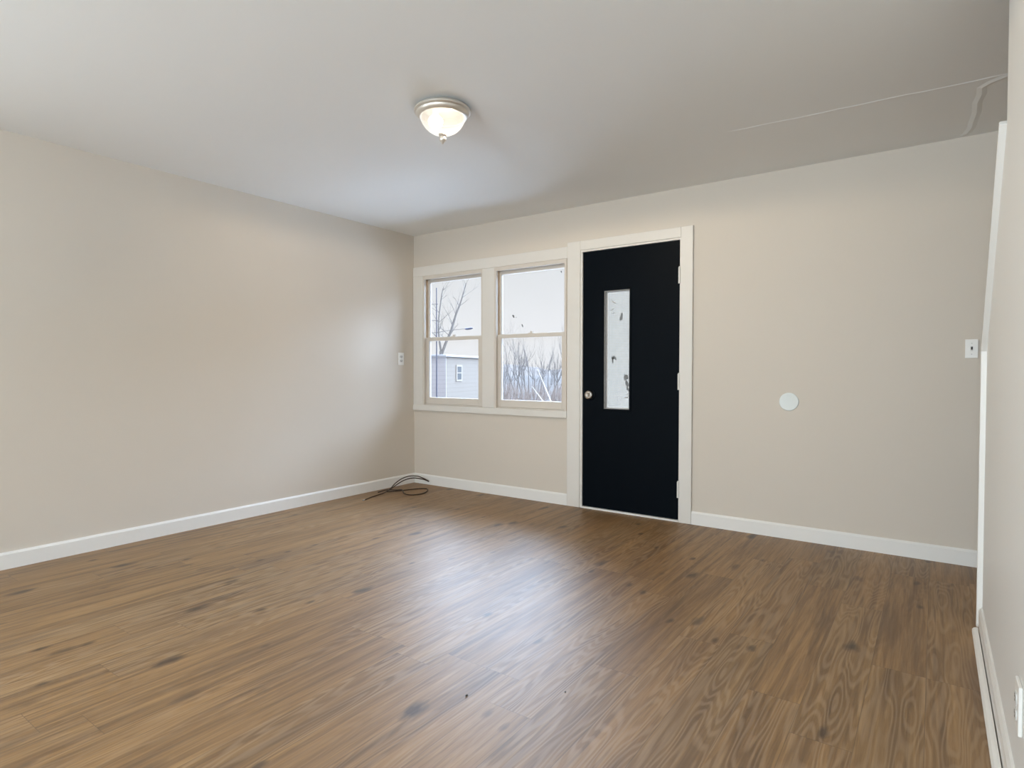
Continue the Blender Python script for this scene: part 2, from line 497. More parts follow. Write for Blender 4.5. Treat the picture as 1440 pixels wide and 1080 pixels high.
def tube(bm, pts, radii, seg=8):
    pts = [Vector(p) for p in pts]
    if not isinstance(radii, (list, tuple)):
        radii = [radii] * len(pts)
    T0 = (pts[1] - pts[0]).normalized()
    n0 = T0.orthogonal().normalized()
    prev = None
    first = None
    for i, p in enumerate(pts):
        if i == 0: t = pts[1] - pts[0]
        elif i == len(pts) - 1: t = pts[-1] - pts[-2]
        else: t = pts[i + 1] - pts[i - 1]
        t.normalize()
        n0 = (n0 - t * n0.dot(t))
        n0 = n0.normalized() if n0.length > 1e-6 else t.orthogonal().normalized()
        b0 = t.cross(n0)
        ring = [bm.verts.new(p + (n0 * math.cos(2 * PI * k / seg) + b0 * math.sin(2 * PI * k / seg)) * radii[i]) for k in range(seg)]
        if prev:
            for k in range(seg):
                bm.faces.new((prev[k], prev[(k + 1) % seg], ring[(k + 1) % seg], ring[k]))
        else:
            first = ring
        prev = ring
    bm.faces.new(first[::-1]); bm.faces.new(prev)

def wall_holes(bm, u0, u1, z0, z1, y0, y1, holes, axis='y'):
    """wall slab in the u-z plane, thickness y0..y1, with rectangular holes (ua,ub,za,zb)"""
    us = sorted({u0, u1, *[h[0] for h in holes], *[h[1] for h in holes]})
    zs = sorted({z0, z1, *[h[2] for h in holes], *[h[3] for h in holes]})
    def solid(i, k):
        if i < 0 or k < 0 or i >= len(us) - 1 or k >= len(zs) - 1: return False
        uc, zc = (us[i] + us[i + 1]) / 2, (zs[k] + zs[k + 1]) / 2
        return not any(h[0] < uc < h[1] and h[2] < zc < h[3] for h in holes)
    cache = {}
    def V(i, k, y):
        key = (i, k, y)
        if key not in cache:
            p = (us[i], y, zs[k]) if axis == 'y' else (y, us[i], zs[k])
            cache[key] = bm.verts.new(p)
        return cache[key]
    for i in range(len(us) - 1):
        for k in range(len(zs) - 1):
            if not solid(i, k): continue
            for y in (y0, y1):
                bm.faces.new((V(i, k, y), V(i + 1, k, y), V(i + 1, k + 1, y), V(i, k + 1, y)))
            for di, dk, a, c in ((-1, 0, (i, k), (i, k + 1)), (1, 0, (i + 1, k), (i + 1, k + 1)), (0, -1, (i, k), (i + 1, k)), (0, 1, (i, k + 1), (i + 1, k + 1))):
                if not solid(i + di, k + dk):
                    bm.faces.new((V(*a, y0), V(*c, y0), V(*c, y1), V(*a, y1)))

# ------------------------------------------------------------------ setting: floor, ceiling, walls
bm = bmesh.new(); box(bm, XL - WT, XS + WT, YB - WT, D + WT, -0.12, 0.0)
struct(obj('floor', bm, M['floor']), 'brown oak plank floor with dark knots running toward the front wall', 'floor')

# ceiling with the raised drywall seams near the stairwell
bm = bmesh.new(); box(bm, XL - WT, XS + WT, YB - WT, D + WT, ZC, ZC + 0.12)
def ridge(bm, pts, w, hgt):
    rows = []
    for i, (x, y) in enumerate(pts):
        a = pts[max(0, i - 1)]; c = pts[min(len(pts) - 1, i + 1)]
        t = Vector((c[0] - a[0], c[1] - a[1])); t.normalize()
        nx, ny = -t.y, t.x
        k = 0.0 if i in (0, len(pts) - 1) else 1.0
        rows.append([bm.verts.new((x + nx * q * w, y + ny * q * w, ZC + 0.0004 - (hgt * k if q == 0 else 0))) for q in (-1, 0, 1)])
    for A, B in zip(rows, rows[1:]):
        for q in (0, 1):
            bm.faces.new((A[q], B[q], B[q + 1], A[q + 1]))
rs = random.Random(4)
seam = [(-0.95 + i * 0.06, 3.335 + 0.0045 * i * 0.06 / 0.1 + rs.uniform(-0.004, 0.004)) for i in range(26)]
ridge(bm, seam, 0.007, 0.0026)
crease = [(0.30, 3.40), (0.24, 3.41), (0.19, 3.44), (0.158, 3.48), (0.162, 3.56), (0.150, 3.66), (0.154, 3.80), (0.146, 3.92), (0.142, 4.02), (0.125, 4.10), (0.10, 4.15)]
ridge(bm, crease, 0.022, 0.0045)
struct(obj('ceiling', bm, M['ceiling']), 'pale flat ceiling with a faint drywall seam toward the stairwell', 'ceiling')

# left wall
bm = bmesh.new()
wall_holes(bm, YB - WT, D + WT, 0, ZC, XL - WT, XL, [(-2.05, -0.25, 0.45, 2.1)], axis='x')
struct(obj('wall_left', bm, M['wall']), 'long bare beige wall left of the windows', 'wall')

W1 = (-4.000, -3.262, 0.755, 1.985)     # rough openings: x0, x1, z0, z1
W2 = (-3.143, -2.412, 0.755, 1.985)
DR = (-2.285, -1.465, 0.0, 2.035)
bm = bmesh.new()
wall_holes(bm, XL, XS + WT, 0, ZC, D, D + WF, [W1, W2, DR])
struct(obj('wall_front', bm, M['wall']), 'beige front wall holding the two windows and the black door', 'wall')

SY0, SZ0, SY1, SZ1 = 3.18, 1.165, 2.47, 1.872      # stair edge of the right wall
bm = bmesh.new()
prism(bm, [(YB, 0), (SY0, 0), (SY0, SZ0), (SY1, SZ1), (SY1, ZC), (YB, ZC)], 'x', XR, XR + 0.11)
struct(obj('wall_right', bm, M['wall_right']), 'right wall toned lighter for window light, with a sloped edge along the staircase', 'wall')

bm = bmesh.new()
wall_holes(bm, XL, XS + WT, 0, ZC, YB - WT, YB, [(-2.15, 0.12, 0.30, 2.15)])
struct(obj('wall_back', bm, M['wall']), 'beige wall behind the viewer with an added window opening', 'wall')
bm = bmesh.new(); box(bm, XS, XS + WT, YB, D, 0, ZC)
struct(obj('wall_stairwell', bm, M['wall']), 'beige far wall of the stairwell', 'wall')
bm = bmesh.new()
prof = [(3.05, 0.0)]
yy, zz = 3.05, 0.0
for i in range(9):
    zz += 0.195; prof.append((yy, zz)); yy -= 0.235; prof.append((yy, zz))
prof.append((yy, 0.0))
prism(bm, prof, 'x', XR + 0.112, XS - 0.002)
struct(obj('stairs', bm, M['stair']), 'brown wooden steps rising behind the right wall', 'stairs')

# ------------------------------------------------------------------ baseboards and trim
BH = 0.092
def base_x(name, x0, x1, label):      # along the front wall
    bm = bmesh.new()
    prism(bm, [(D, 0.0), (D - 0.013, 0.0), (D - 0.013, BH - 0.012), (D - 0.007, BH), (D, BH)], 'x', x0, x1)
    return struct(obj(name, bm, M['trim']), label, 'baseboard')
base_x('baseboard_front', XL + 0.013, -2.402, 'white baseboard under the two windows')
base_x('baseboard_stairs', -1.392, XS, 'white baseboard along the front wall right of the door')
bm = bmesh.new()
prism(bm, [(XL, 0.0), (XL + 0.013, 0.0), (XL + 0.013, BH - 0.012), (XL + 0.007, BH), (XL, BH)], 'y', YB, D)
struct(obj('baseboard_left', bm, M['trim']), 'white baseboard along the long left wall', 'baseboard')
bm = bmesh.new()
prism(bm, [(XR, 0.0), (XR - 0.013, 0.0), (XR - 0.013, BH - 0.012), (XR - 0.007, BH), (XR, BH)], 'y', YB, SY0 - 0.03)
struct(obj('baseboard_right', bm, M['trim']), 'white baseboard at the foot of the right wall', 'baseboard')
# loose shoe strip standing a little off the right baseboard
bm = bmesh.new()
prism(bm, [(0.1605, 0.0), (0.141, 0.0), (0.141, 0.010), (0.146, 0.017), (0.154, 0.020), (0.1605, 0.020)], 'y', YB, 3.115)
struct(obj('trim_1', bm, M['trim']), 'white shoe strip on the floor standing off the right baseboard', 'trim')

# stair cap: sloped board and vertical end board
L = math.hypot(SY0 - SY1, SZ0 - SZ1)
dy, dz = (SY1 - SY0) / L, (SZ1 - SZ0) / L
ny, nz = dz, -dy           # outward normal (toward +y, +z)
th = 0.022
bm = bmesh.new()
prism(bm, [(SY0, SZ0), (SY1, SZ1), (SY1 + ny * th, SZ1 + nz * th), (SY0 + ny * th, SZ0 + nz * th)], 'x', XR - 0.019, XR + 0.11 + 0.019)
bmesh.ops.bevel(bm, geom=bm.edges[:], offset=0.002, segments=2, affect='EDGES')
struct(obj('trim_2', bm, M['trim']), 'white sloped cap board along the stair edge of the right wall', 'trim')
bm = bmesh.new(); box(bm, XR - 0.019, XR + 0.129, SY0, SY0 + th, 0, SZ0 + 0.003, 0.002)
struct(obj('trim_3', bm, M['trim']), 'white upright end board closing the low end of the right wall', 'trim')

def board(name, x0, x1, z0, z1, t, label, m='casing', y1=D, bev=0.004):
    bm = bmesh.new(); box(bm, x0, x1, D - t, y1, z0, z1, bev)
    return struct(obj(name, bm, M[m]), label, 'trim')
# door casing
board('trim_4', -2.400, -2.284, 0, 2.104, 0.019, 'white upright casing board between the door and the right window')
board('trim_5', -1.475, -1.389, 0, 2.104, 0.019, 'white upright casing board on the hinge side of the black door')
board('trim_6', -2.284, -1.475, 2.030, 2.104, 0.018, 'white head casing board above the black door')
# door jamb lining
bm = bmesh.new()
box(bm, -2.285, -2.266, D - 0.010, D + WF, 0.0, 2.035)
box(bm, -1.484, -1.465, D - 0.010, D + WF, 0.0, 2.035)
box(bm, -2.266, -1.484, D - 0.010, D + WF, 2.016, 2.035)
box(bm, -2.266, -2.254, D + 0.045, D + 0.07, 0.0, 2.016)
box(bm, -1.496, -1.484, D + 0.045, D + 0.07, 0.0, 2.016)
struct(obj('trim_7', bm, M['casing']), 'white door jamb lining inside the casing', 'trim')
bm = bmesh.new(); box(bm, -2.266, -1.484, D - 0.016, D + WF, 0.0, 0.013, 0.003)
struct(obj('trim_8', bm, M['trim']), 'thin white threshold strip under the black door', 'trim')
# window casing
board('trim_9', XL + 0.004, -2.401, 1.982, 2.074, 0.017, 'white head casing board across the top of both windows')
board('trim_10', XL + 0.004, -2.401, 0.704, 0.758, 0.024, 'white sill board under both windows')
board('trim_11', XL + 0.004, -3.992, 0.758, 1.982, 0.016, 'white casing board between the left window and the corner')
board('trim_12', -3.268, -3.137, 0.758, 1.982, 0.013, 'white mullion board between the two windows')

# ------------------------------------------------------------------ windows
def window(name, x0, x1, z0, z1, gl, gr, ul, ur, label, marks):
    """opening x0..x1, z0..z1; lower glass gl..gr, upper glass ul..ur"""
    root = empty(name, ((x0 + x1) / 2, D, z0), label, 'window', kind='structure')
    ox, oy, oz = root.location
    def P(bm, a, b, c, d, e, f, bev=0.0, mi=0): box(bm, a - ox, b - ox, c - oy, d - oy, e - oz, f - oz, bev, mi)
    # frame: side jambs, head, sill, inner stops
    bm = bmesh.new()
    P(bm, x0, x0 + 0.012, D + 0.001, D + WF, z0, z1); P(bm, x1 - 0.012, x1, D + 0.001, D + WF, z0, z1)
    P(bm, x0 + 0.012, x1 - 0.012, D + 0.001, D + WF, z1 - 0.012, z1); P(bm, x0 + 0.012, x1 - 0.012, D + 0.001, D + WF, z0, z0 + 0.012)
    obj('window_frame', bm, M['sash'], root)
    bm = bmesh.new()
    P(bm, x0, x0 + 0.026, D - 0.010, D + 0.018, z0, z1, 0.002); P(bm, x1 - 0.020, x1, D - 0.010, D + 0.018, z0, z1, 0.002)
    P(bm, x0 + 0.026, x1 - 0.020, D - 0.010, D + 0.018, z1 - 0.036, z1, 0.002)
    obj('window_stop', bm, M['sash'], root)
    # bare wood parting liner, seen beside the upper sash
    bm = bmesh.new()
    P(bm, x0 + 0.012, x0 + 0.018, D + 0.019, D + 0.051, 1.40, z1 - 0.012)
    P(bm, x1 - 0.018, x1 - 0.012, D + 0.019, D + 0.051, 1.40, z1 - 0.012)
    obj('jamb_liner', bm, M['jamb_wood'], root)
    a0, a1 = x0 + 0.013, x1 - 0.013
    def sash(nm, y0, y1, gx0, gx1, zb, gz0, gz1, zt):
        bm = bmesh.new()
        P(bm, a0, gx0, y0, y1, zb, zt, 0.002); P(bm, gx1, a1, y0, y1, zb, zt, 0.002)
        P(bm, gx0, gx1, y0, y1, zb, gz0, 0.002); P(bm, gx0, gx1, y0, y1, gz1, zt, 0.002)
        s = obj(nm, bm, M['sash'], root)
        ym = (y0 + y1) / 2
        bm = bmesh.new(); P(bm, gx0 - 0.004, gx1 + 0.004, ym - 0.0015, ym + 0.0015, gz0 - 0.004, gz1 + 0.004)
        obj('pane', bm, M['glass'], s)
        return s
    lo = sash('lower_sash', D + 0.020, D + 0.050, gl, gr, z0 + 0.013, 0.831, 1.365, 1.398)
    up = sash('upper_sash', D + 0.053, D + 0.083, ul, ur, 1.372, 1.404, 1.925, z1 - 0.013)
    # sash lock on the meeting rail
    mx = (gl + gr) / 2
    bm = bmesh.new()
    P(bm, mx - 0.024, mx + 0.024, D + 0.022, D + 0.050, 1.398, 1.406, 0.002)
    lathe(bm, [(0.0, 0.0), (0.010, 0.0), (0.010, 0.010), (0.006, 0.014), (0.0, 0.014)], (mx - ox, D + 0.036 - oy, 1.406 - oz), 'z', 16)
    P(bm, mx - 0.004, mx + 0.028, D + 0.030, D + 0.038, 1.412, 1.418, 0.002)
    obj('sash_lock', bm, M['sash'], lo)
    for (x, z, w, hh, ang) in marks:
        bm = bmesh.new()
        n = 9
        pts = []
        rr = random.Random(int(x * 1000))
        for i in range(n):
            a = 2 * PI * i / n
            k = rr.uniform(0.75, 1.15)
            px, pz = w * math.cos(a) * k, hh * math.sin(a) * k
            pts.append((x + px * math.cos(ang) - pz * math.sin(ang) - ox, z + px * math.sin(ang) + pz * math.cos(ang) - oz))
        prism(bm, pts, 'y', D + 0.0655 - oy, D + 0.0664 - oy)
        obj('dirt_mark', bm, M['scrap'], up)
    return root
window('window_1', *W1, -3.938, -3.338, -3.960, -3.312, 'left double hung window beside the corner, showing a pale house', [])
window('window_2', *W2, -3.084, -2.472, -3.106, -2.462, 'right double hung window beside the black door, showing bare trees',
       [(-2.985, 1.556, 0.010, 0.016, 0.5), (-2.890, 1.472, 0.007, 0.016, 0.3), (-2.505, 1.895, 0.006, 0.009, 0.4), (-2.955, 1.545, 0.003, 0.004, 0)])

def plain_window(name, label, axis, u0, u1, z0, z1, c):  # unseen windows added to let the fill lamps in
    root = empty(name, ((u0 + u1) / 2, c, z0) if axis == 'y' else (c, (u0 + u1) / 2, z0), label, 'window', kind='structure')
    ox, oy, oz = root.location
    def P(bm, a, b, t0, t1, e, f):
        if axis == 'y': box(bm, a - ox, b - ox, t0 - oy, t1 - oy, e - oz, f - oz)
        else: box(bm, t0 - ox, t1 - ox, a - oy, b - oy, e - oz, f - oz)
    bm = bmesh.new()
    for a, b, e, f in ((u0, u0 + 0.05, z0, z1), (u1 - 0.05, u1, z0, z1), (u0 + 0.05, u1 - 0.05, z0, z0 + 0.05), (u0 + 0.05, u1 - 0.05, z1 - 0.05, z1),
                       ((u0 + u1) / 2 - 0.025, (u0 + u1) / 2 + 0.025, z0 + 0.05, z1 - 0.05)):
        P(bm, a, b, c - 0.06, c - 0.02, e, f)
    obj('window_frame', bm, M['sash'], root)
    return root
plain_window('fill_window_back', 'unseen window added behind the viewer for the back fill lamp', 'y', -2.15, 0.12, 0.30, 2.15, YB)
plain_window('fill_window_side', 'unseen window added in the rear left wall for the side fill lamp', 'x', -2.05, -0.25, 0.45, 2.1, XL)

# ------------------------------------------------------------------ black door
dx0, dx1, dz0, dz1 = -2.263, -1.487, 0.017, 2.012
door = empty('door_1', ((dx0 + dx1) / 2, D, 0.0), 'black front door with a narrow tall glass light', 'door', kind='structure')
ox, oy = door.location.x, D
LX0, LX1, LZ0, LZ1 = -2.082, -1.868, 0.790, 1.700
bm = bmesh.new()
wall_holes(bm, dx0 - ox, dx1 - ox, dz0, dz1, -0.002, 0.044, [(LX0 - ox, LX1 - ox, LZ0, LZ1)])
obj('door_slab', bm, M['door'], door)
bm = bmesh.new()
for a, b, e, f in ((LX0 - 0.014, LX0 + 0.002, LZ0 - 0.014, LZ1 + 0.014), (LX1 - 0.002, LX1 + 0.014, LZ0 - 0.014, LZ1 + 0.014), (LX0 + 0.002, LX1 - 0.002, LZ0 - 0.014, LZ0 + 0.002), (LX0 + 0.002, LX1 - 0.002, LZ1 - 0.002, LZ1 + 0.014)):
    box(bm, a - ox, b - ox, -0.008, -0.0021, e, f, 0.002)
lf = obj('light_frame', bm, M['door'], door)
bm = bmesh.new()
for a, b, e, f in ((LX0 + 0.0005, LX0 + 0.006, LZ0 + 0.0005, LZ1 - 0.0005), (LX1 - 0.006, LX1 - 0.0005, LZ0 + 0.0005, LZ1 - 0.0005), (LX0 + 0.006, LX1 - 0.006, LZ0 + 0.0005, LZ0 + 0.006), (LX0 + 0.006, LX1 - 0.006, LZ1 - 0.006, LZ1 - 0.0005)):
    box(bm, a - ox, b - ox, 0.000, 0.040, e, f)
lr = obj('light_reveal', bm, M['door_edge'], door)
lr['label'] = 'weathered grey reveal around the glass'
bm = bmesh.new()
for a, b, e, f in ((LX0 + 0.006, LX0 + 0.012, LZ0 + 0.006, LZ1 - 0.006), (LX1 - 0.012, LX1 - 0.006, LZ0 + 0.006, LZ1 - 0.006), (LX0 + 0.012, LX1 - 0.012, LZ0 + 0.006, LZ0 + 0.013), (LX0 + 0.012, LX1 - 0.012, LZ1 - 0.011, LZ1 - 0.006)):
    box(bm, a - ox, b - ox, 0.034, 0.040, e, f)
obj('glazing_bead', bm, M['lite_edge'], door)
bm = bmesh.new(); box(bm, LX0 + 0.001 - ox, LX1 - 0.001 - ox, 0.041, 0.045, LZ0 + 0.001, LZ1 - 0.001)
pane = obj('wired_pane', bm, M['wired'], door)
rr = random.Random(11)
def scrap(x, z, w, hh, ang, m='scrap', n=10, jag=0.35):
    bm = bmesh.new()
    pts = []
    for i in range(n):
        a = 2 * PI * i / n
        k = rr.uniform(1 - jag, 1 + jag)
        px, pz = w * math.cos(a) * k, hh * math.sin(a) * k
        pts.append((x - ox + px * math.cos(ang) - pz * math.sin(ang), z + px * math.sin(ang) + pz * math.cos(ang)))
    prism(bm, pts, 'y', 0.0400, 0.0409)
    obj('sticker_scrap', bm, M[m], pane)
scrap(-2.020, 1.612, 0.022, 0.005, -0.6, 'scrap_pale')
scrap(-2.030, 1.560, 0.018, 0.004, 0.5, 'scrap_pale')
scrap(-2.022, 1.530, 0.016, 0.004, 0.1, 'scrap_pale')
scrap(-1.956, 1.500, 0.011, 0.026, -0.15)
scrap(-2.022, 1.188, 0.020, 0.013, 0.2)
scrap(-2.026, 1.165, 0.009, 0.022, -0.1)
scrap(-2.003, 1.172, 0.008, 0.006, 0)
scrap(-1.886, 1.120, 0.008, 0.026, 0.0, 'scrap_pale')
scrap(-1.918, 1.035, 0.017, 0.024, 0.2)
scrap(-1.908, 0.985, 0.016, 0.026, 0.3)
scrap(-1.902, 0.945, 0.008, 0.018, 0.4)
scrap(-1.912, 0.880, 0.022, 0.005, 0.2, 'scrap_pale')
scrap(-1.900, 0.905, 0.006, 0.010, 0.2, 'scrap_pale')
# knob: dark rosette, neck and ball
KX, KZ = -2.196, 0.897
bm = bmesh.new()
lathe(bm, [(0.0, -0.0021), (0.044, -0.0021), (0.044, -0.006), (0.038, -0.010), (0.013, -0.012), (0.0, -0.012)], (KX - ox, 0, KZ), 'y', 32)
rose = obj('knob_rosette', bm, M['door'], door, True)
bm = bmesh.new()
lathe(bm, [(0.0, -0.012), (0.014, -0.012), (0.013, -0.018), (0.024, -0.022), (0.0325, -0.030), (0.0335, -0.037), (0.029, -0.044), (0.019, -0.047), (0.012, -0.0445), (0.0, -0.043)], (KX - ox, 0, KZ), 'y', 32)
kb = obj('knob', bm, M['brass'], door, True)
kb['label'] = 'round satin nickel knob'
for z in (1.763, 1.006, 0.233):
    bm = bmesh.new()
    box(bm, -1.4895 - ox, -1.4865 - ox, -0.0045, 0.03, z - 0.056, z + 0.056)
    lathe(bm, [(0.0, -0.057), (0.0075, -0.057), (0.0075, 0.057), (0.0, 0.057)], (-1.4875 - ox, -0.011, z), 'z', 14)
    lathe(bm, [(0.0, 0.057), (0.0045, 0.057), (0.0045, 0.063), (0.0, 0.065)], (-1.4875 - ox, -0.011, z), 'z', 12)
    hg = obj('hinge', bm, M['hinge'], door, True)
    hg['label'] = 'white painted hinge'

# ------------------------------------------------------------------ ceiling lamp
LXC, LYC = -1.993, 2.214
lamp = empty('ceiling_lamp', (LXC, LYC, ZC), 'round flush ceiling lamp with frosted glass bowl and nickel rim, lit', 'ceiling lamp')
bm = bmesh.new()
lathe(bm, [(0.0, 0.0), (0.118, 0.0), (0.124, -0.006), (0.134, -0.012), (0.1395, -0.018), (0.1395, -0.026), (0.135, -0.030), (0.131, -0.032), (0.130, -0.038), (0.124, -0.044), (0.118, -0.050), (0.112, -0.052), (0.106, -0.050), (0.106, -0.012), (0.0, -0.012)], (0, 0, 0), 'z', 64)
obj('canopy', bm, M['nickel'], lamp, True)
bm = bmesh.new()
outer = [(0.1055, -0.040), (0.111, -0.050), (0.108, -0.062), (0.101, -0.078), (0.090, -0.094), (0.074, -0.110), (0.054, -0.122), (0.032, -0.129), (0.0, -0.131)]
lathe(bm, outer, (0, 0, 0), 'z', 64)
bowl = obj('glass_bowl', bm, M['bowl'], lamp, True)
bm = bmesh.new()
lathe(bm, [(0.0, -0.1315), (0.020, -0.1300), (0.021, -0.135), (0.017, -0.140), (0.013, -0.144), (0.017, -0.150), (0.0175, -0.157), (0.013, -0.166), (0.007, -0.171), (0.004, -0.178), (0.0, -0.181)], (0, 0, 0), 'z', 28)
obj('finial', bm, M['nickel'], lamp, True)
bm = bmesh.new()
lathe(bm, [(0.0, -0.013), (0.013, -0.013), (0.013, -0.030), (0.016, -0.036), (0.031, -0.052), (0.037, -0.068), (0.032, -0.087), (0.018, -0.099), (0.0, -0.103)], (-0.030, -0.02, 0), 'z', 24)
obj('bulb', bm, M['bulb'], lamp, True)
# the light the fixture throws out into the room
sl = bpy.data.lights.new('lamp_throw', 'SPOT')
sl.energy = 92; sl.color = (1.0, 0.83, 0.60); sl.spot_size = math.radians(179.5); sl.spot_blend = 0.12; sl.shadow_soft_size = 0.02
slo = bpy.data.objects.new('lamp_throw', sl)
slo.parent = lamp; slo.location = (0.035, 0.02, -0.060)
COL.objects.link(slo)

# ------------------------------------------------------------------ wall plates
def plate_bm(w, hh, t):
    """plate in local x-z, front at -y"""
    bm = bmesh.new()
    box(bm, -w / 2, w / 2, -t, 0, -hh / 2, hh / 2, 0.0022)
    return bm
def duplex(loc, rotz, label, t=0.006):
    r = empty('wall_outlet', loc, label, 'outlet', rotz=rotz)
    obj('cover_plate', plate_bm(0.072, 0.116, t), M['plastic'], r)
    for s in (1, -1):
        bm = bmesh.new()
        pts = [(0.017 * math.cos(a) * (1.0), s * 0.0195 + max(-0.0125, min(0.0125, 0.017 * math.sin(a)))) for a in [2 * PI * i / 28 for i in range(28)]]
        prism(bm, pts, 'y', -t - 0.003, -t + 0.0005)
        rc = obj('receptacle', bm, M['plastic_grey'], r)
        bm = bmesh.new()
        for xx, ww, zz_, hh in ((-0.0065, 0.0022, 0.003, 0.009), (0.0065, 0.0022, 0.003, 0.007)):
            box(bm, xx - ww / 2, xx + ww / 2, -t - 0.0034, -t - 0.0029, s * 0.0195 + zz_ - hh / 2, s * 0.0195 + zz_ + hh / 2)
        lathe(bm, [(0.0, -t - 0.0034), (0.0026, -t - 0.0034), (0.0026, -t - 0.0029), (0.0, -t - 0.0029)], (0, 0, s * 0.0195 - 0.0065), 'y', 10)
        obj('slots', bm, M['slot'], rc)
    bm = bmesh.new()
    lathe(bm, [(0.0, -t - 0.0016), (0.0025, -t - 0.0014), (0.0033, -t + 0.0002), (0.0, -t + 0.0002)], (0, 0, 0), 'y', 12)
    obj('screw', bm, M['plastic_grey'], r)
    return r
duplex((XL, 3.980, 1.196), PI / 2, 'small white outlet plate on the left wall beside the window')
duplex((XR, 1.832, 0.290), -PI / 2, 'white outlet plate low on the right wall, cut by the frame', t=0.008)

sw = empty('light_switch', (0.1650, D, 1.208), 'white light switch plate on the front wall beside the stair edge', 'light switch')
obj('cover_plate', plate_bm(0.058, 0.104, 0.007), M['plastic'], sw)
bm = bmesh.new(); box(bm, -0.0055, 0.0055, -0.0078, -0.0068, -0.0125, 0.0125)
ts = obj('toggle_slot', bm, M['plastic_grey'], sw)
bm = bmesh.new()
prism(bm, [(-0.0077, -0.005), (-0.0077, 0.005), (-0.019, 0.011), (-0.021, 0.006)], 'x', -0.0035, 0.0035)
obj('toggle', bm, M['slot'], sw)
for z in (0.030, -0.030):
    bm = bmesh.new(); lathe(bm, [(0.0, -0.0084), (0.0025, -0.0082), (0.0033, -0.0068), (0.0, -0.0068)], (0, 0, z), 'y', 12)
    obj('screw', bm, M['plastic_grey'], sw)

bm = bmesh.new()
lathe(bm, [(0.0, 0.0), (0.058, 0.0), (0.0585, -0.003), (0.056, -0.0065), (0.052, -0.0072), (0.046, -0.0058), (0.0, -0.0055)], (0, 0, 0), 'y', 56)
tag(obj('blank_cover', bm, M['plastic_disc'], None, True, (-0.763, D, 0.886)), 'round pale blank cover disc on the front wall right of the door', 'wall cover')

# ------------------------------------------------------------------ loose cable in the corner, specks on the floor
CR = 0.0047
pathp = [(-3.870, 3.322, 0.0040), (-3.905, 3.420, 0.0040), (-3.930, 3.520, 0.0040), (-3.955, 3.625, 0.006), (-3.985, 3.72, 0.022), (-4.005, 3.800, 0.055),
         (-4.005, 3.880, 0.085), (-3.990, 3.960, 0.099), (-3.965, 4.040, 0.090), (-3.945, 4.095, 0.066), (-3.915, 4.128, 0.040), (-3.900, 4.126, 0.034), (-3.925, 4.080, 0.058),
         (-3.965, 3.990, 0.080), (-3.990, 3.895, 0.070), (-3.995, 3.800, 0.040), (-3.990, 3.720, 0.012), (-3.975, 3.665, 0.0045), (-3.93, 3.72, 0.0047), (-3.885, 3.82, 0.0047),
         (-3.830, 3.935, 0.0047), (-3.762, 3.960, 0.0047), (-3.690, 3.880, 0.0047), (-3.655, 3.775, 0.0047), (-3.695, 3.690, 0.0047), (-3.790, 3.700, 0.0047), (-3.880, 3.765, 0.0140), (-3.955, 3.765, 0.0050), (-3.990, 3.68, 0.0150), (-4.015, 3.60, 0.0047)]
root = empty('coax_cable', (-3.93, 3.75, 0.0), 'dark brown loose cable looped on the floor in the left corner', 'cable')
bm = bmesh.new()
off = Vector(root.location)
tube(bm, [p - off for p in catmull(pathp, 7)], CR, 8)
obj('cable_jacket', bm, M['cable'], root, True)
bm = bmesh.new()
a = Vector(pathp[0]) - off; dirv = (Vector(pathp[0]) - Vector(pathp[1])).normalized()
a.z = 0.0058
dirv.z = 0
tube(bm, [a - dirv * 0.004, a + dirv * 0.010, a + dirv * 0.010, a + dirv * 0.026], [0.0045, 0.0045, 0.0056, 0.0056], 6)
cn = obj('connector', bm, M['steel'], root, False)
cn['label'] = 'silver cable connector'
def speck(x, y, s, label):
    bm = bmesh.new()
    bmesh.ops.create_icosphere(bm, subdivisions=2, radius=s)
    q = random.Random(int(x * 999))
    for v in bm.verts:
        v.co *= q.uniform(0.75, 1.2); v.co.z = v.co.z * 0.5
        v.co.x *= 0.7
    zmin = min(v.co.z for v in bm.verts)
    for v in bm.verts: v.co.z -= zmin
    tag(obj('debris_speck', bm, M['debris'], None, True, (x, y, 0.0)), label, 'debris', 'specks on the floor')
speck(-1.2565, 1.510, 0.0050, 'larger dark speck of debris on the shiny floor, nearer the left wall')
speck(-1.000, 1.720, 0.0036, 'smaller dark speck of debris on the shiny floor, nearer the door')

# ------------------------------------------------------------------ outdoors
def az(px, depth, z=None):
    """ground position seen in direction of image column px at a depth along the view axis"""
    lat = (px - 720) / F_PX * depth
    c, s_ = math.cos(yaw), math.sin(yaw)
    return Vector((-s_ * depth + c * lat, c * depth + s_ * lat, 0.0))
def ground_z(p):
    r = math.hypot(p[0], p[1])
    z = -0.75
    if r > 26: z -= 2.2 * (1 - math.cos(min(1.0, (r - 26) / 50.0) * PI)) / 2
    if r > 85: z += 6.2 * (1 - math.cos(min(1.0, (r - 85) / 85.0) * PI)) / 2
    return z
bm = bmesh.new()
NR, NA = 46, 40
rows = []
for i in range(NR + 1):
    rad = 4.5 + 150.0 * (i / NR) ** 1.7
    row = []
    for k in range(NA + 1):
        a = math.radians(-25 + 115 * k / NA)
        x, y = -rad * math.sin(a), rad * math.cos(a)
        y = max(y, D + WT + 0.02)
        row.append(bm.verts.new((x, y, min(ground_z((x, y)), 0.0 if rad > 84 else -0.7) + 0.10 * math.sin(x * 0.37) * math.sin(y * 0.29) * min(1, rad / 40))))
    rows.append(row)
for A, B in zip(rows, rows[1:]):
    for k in range(NA):
        bm.faces.new((A[k], A[k + 1], B[k + 1], B[k]))
struct(obj('ground', bm, M['ground'], None, True), 'pale frosted ground outside beyond the windows', 'ground')

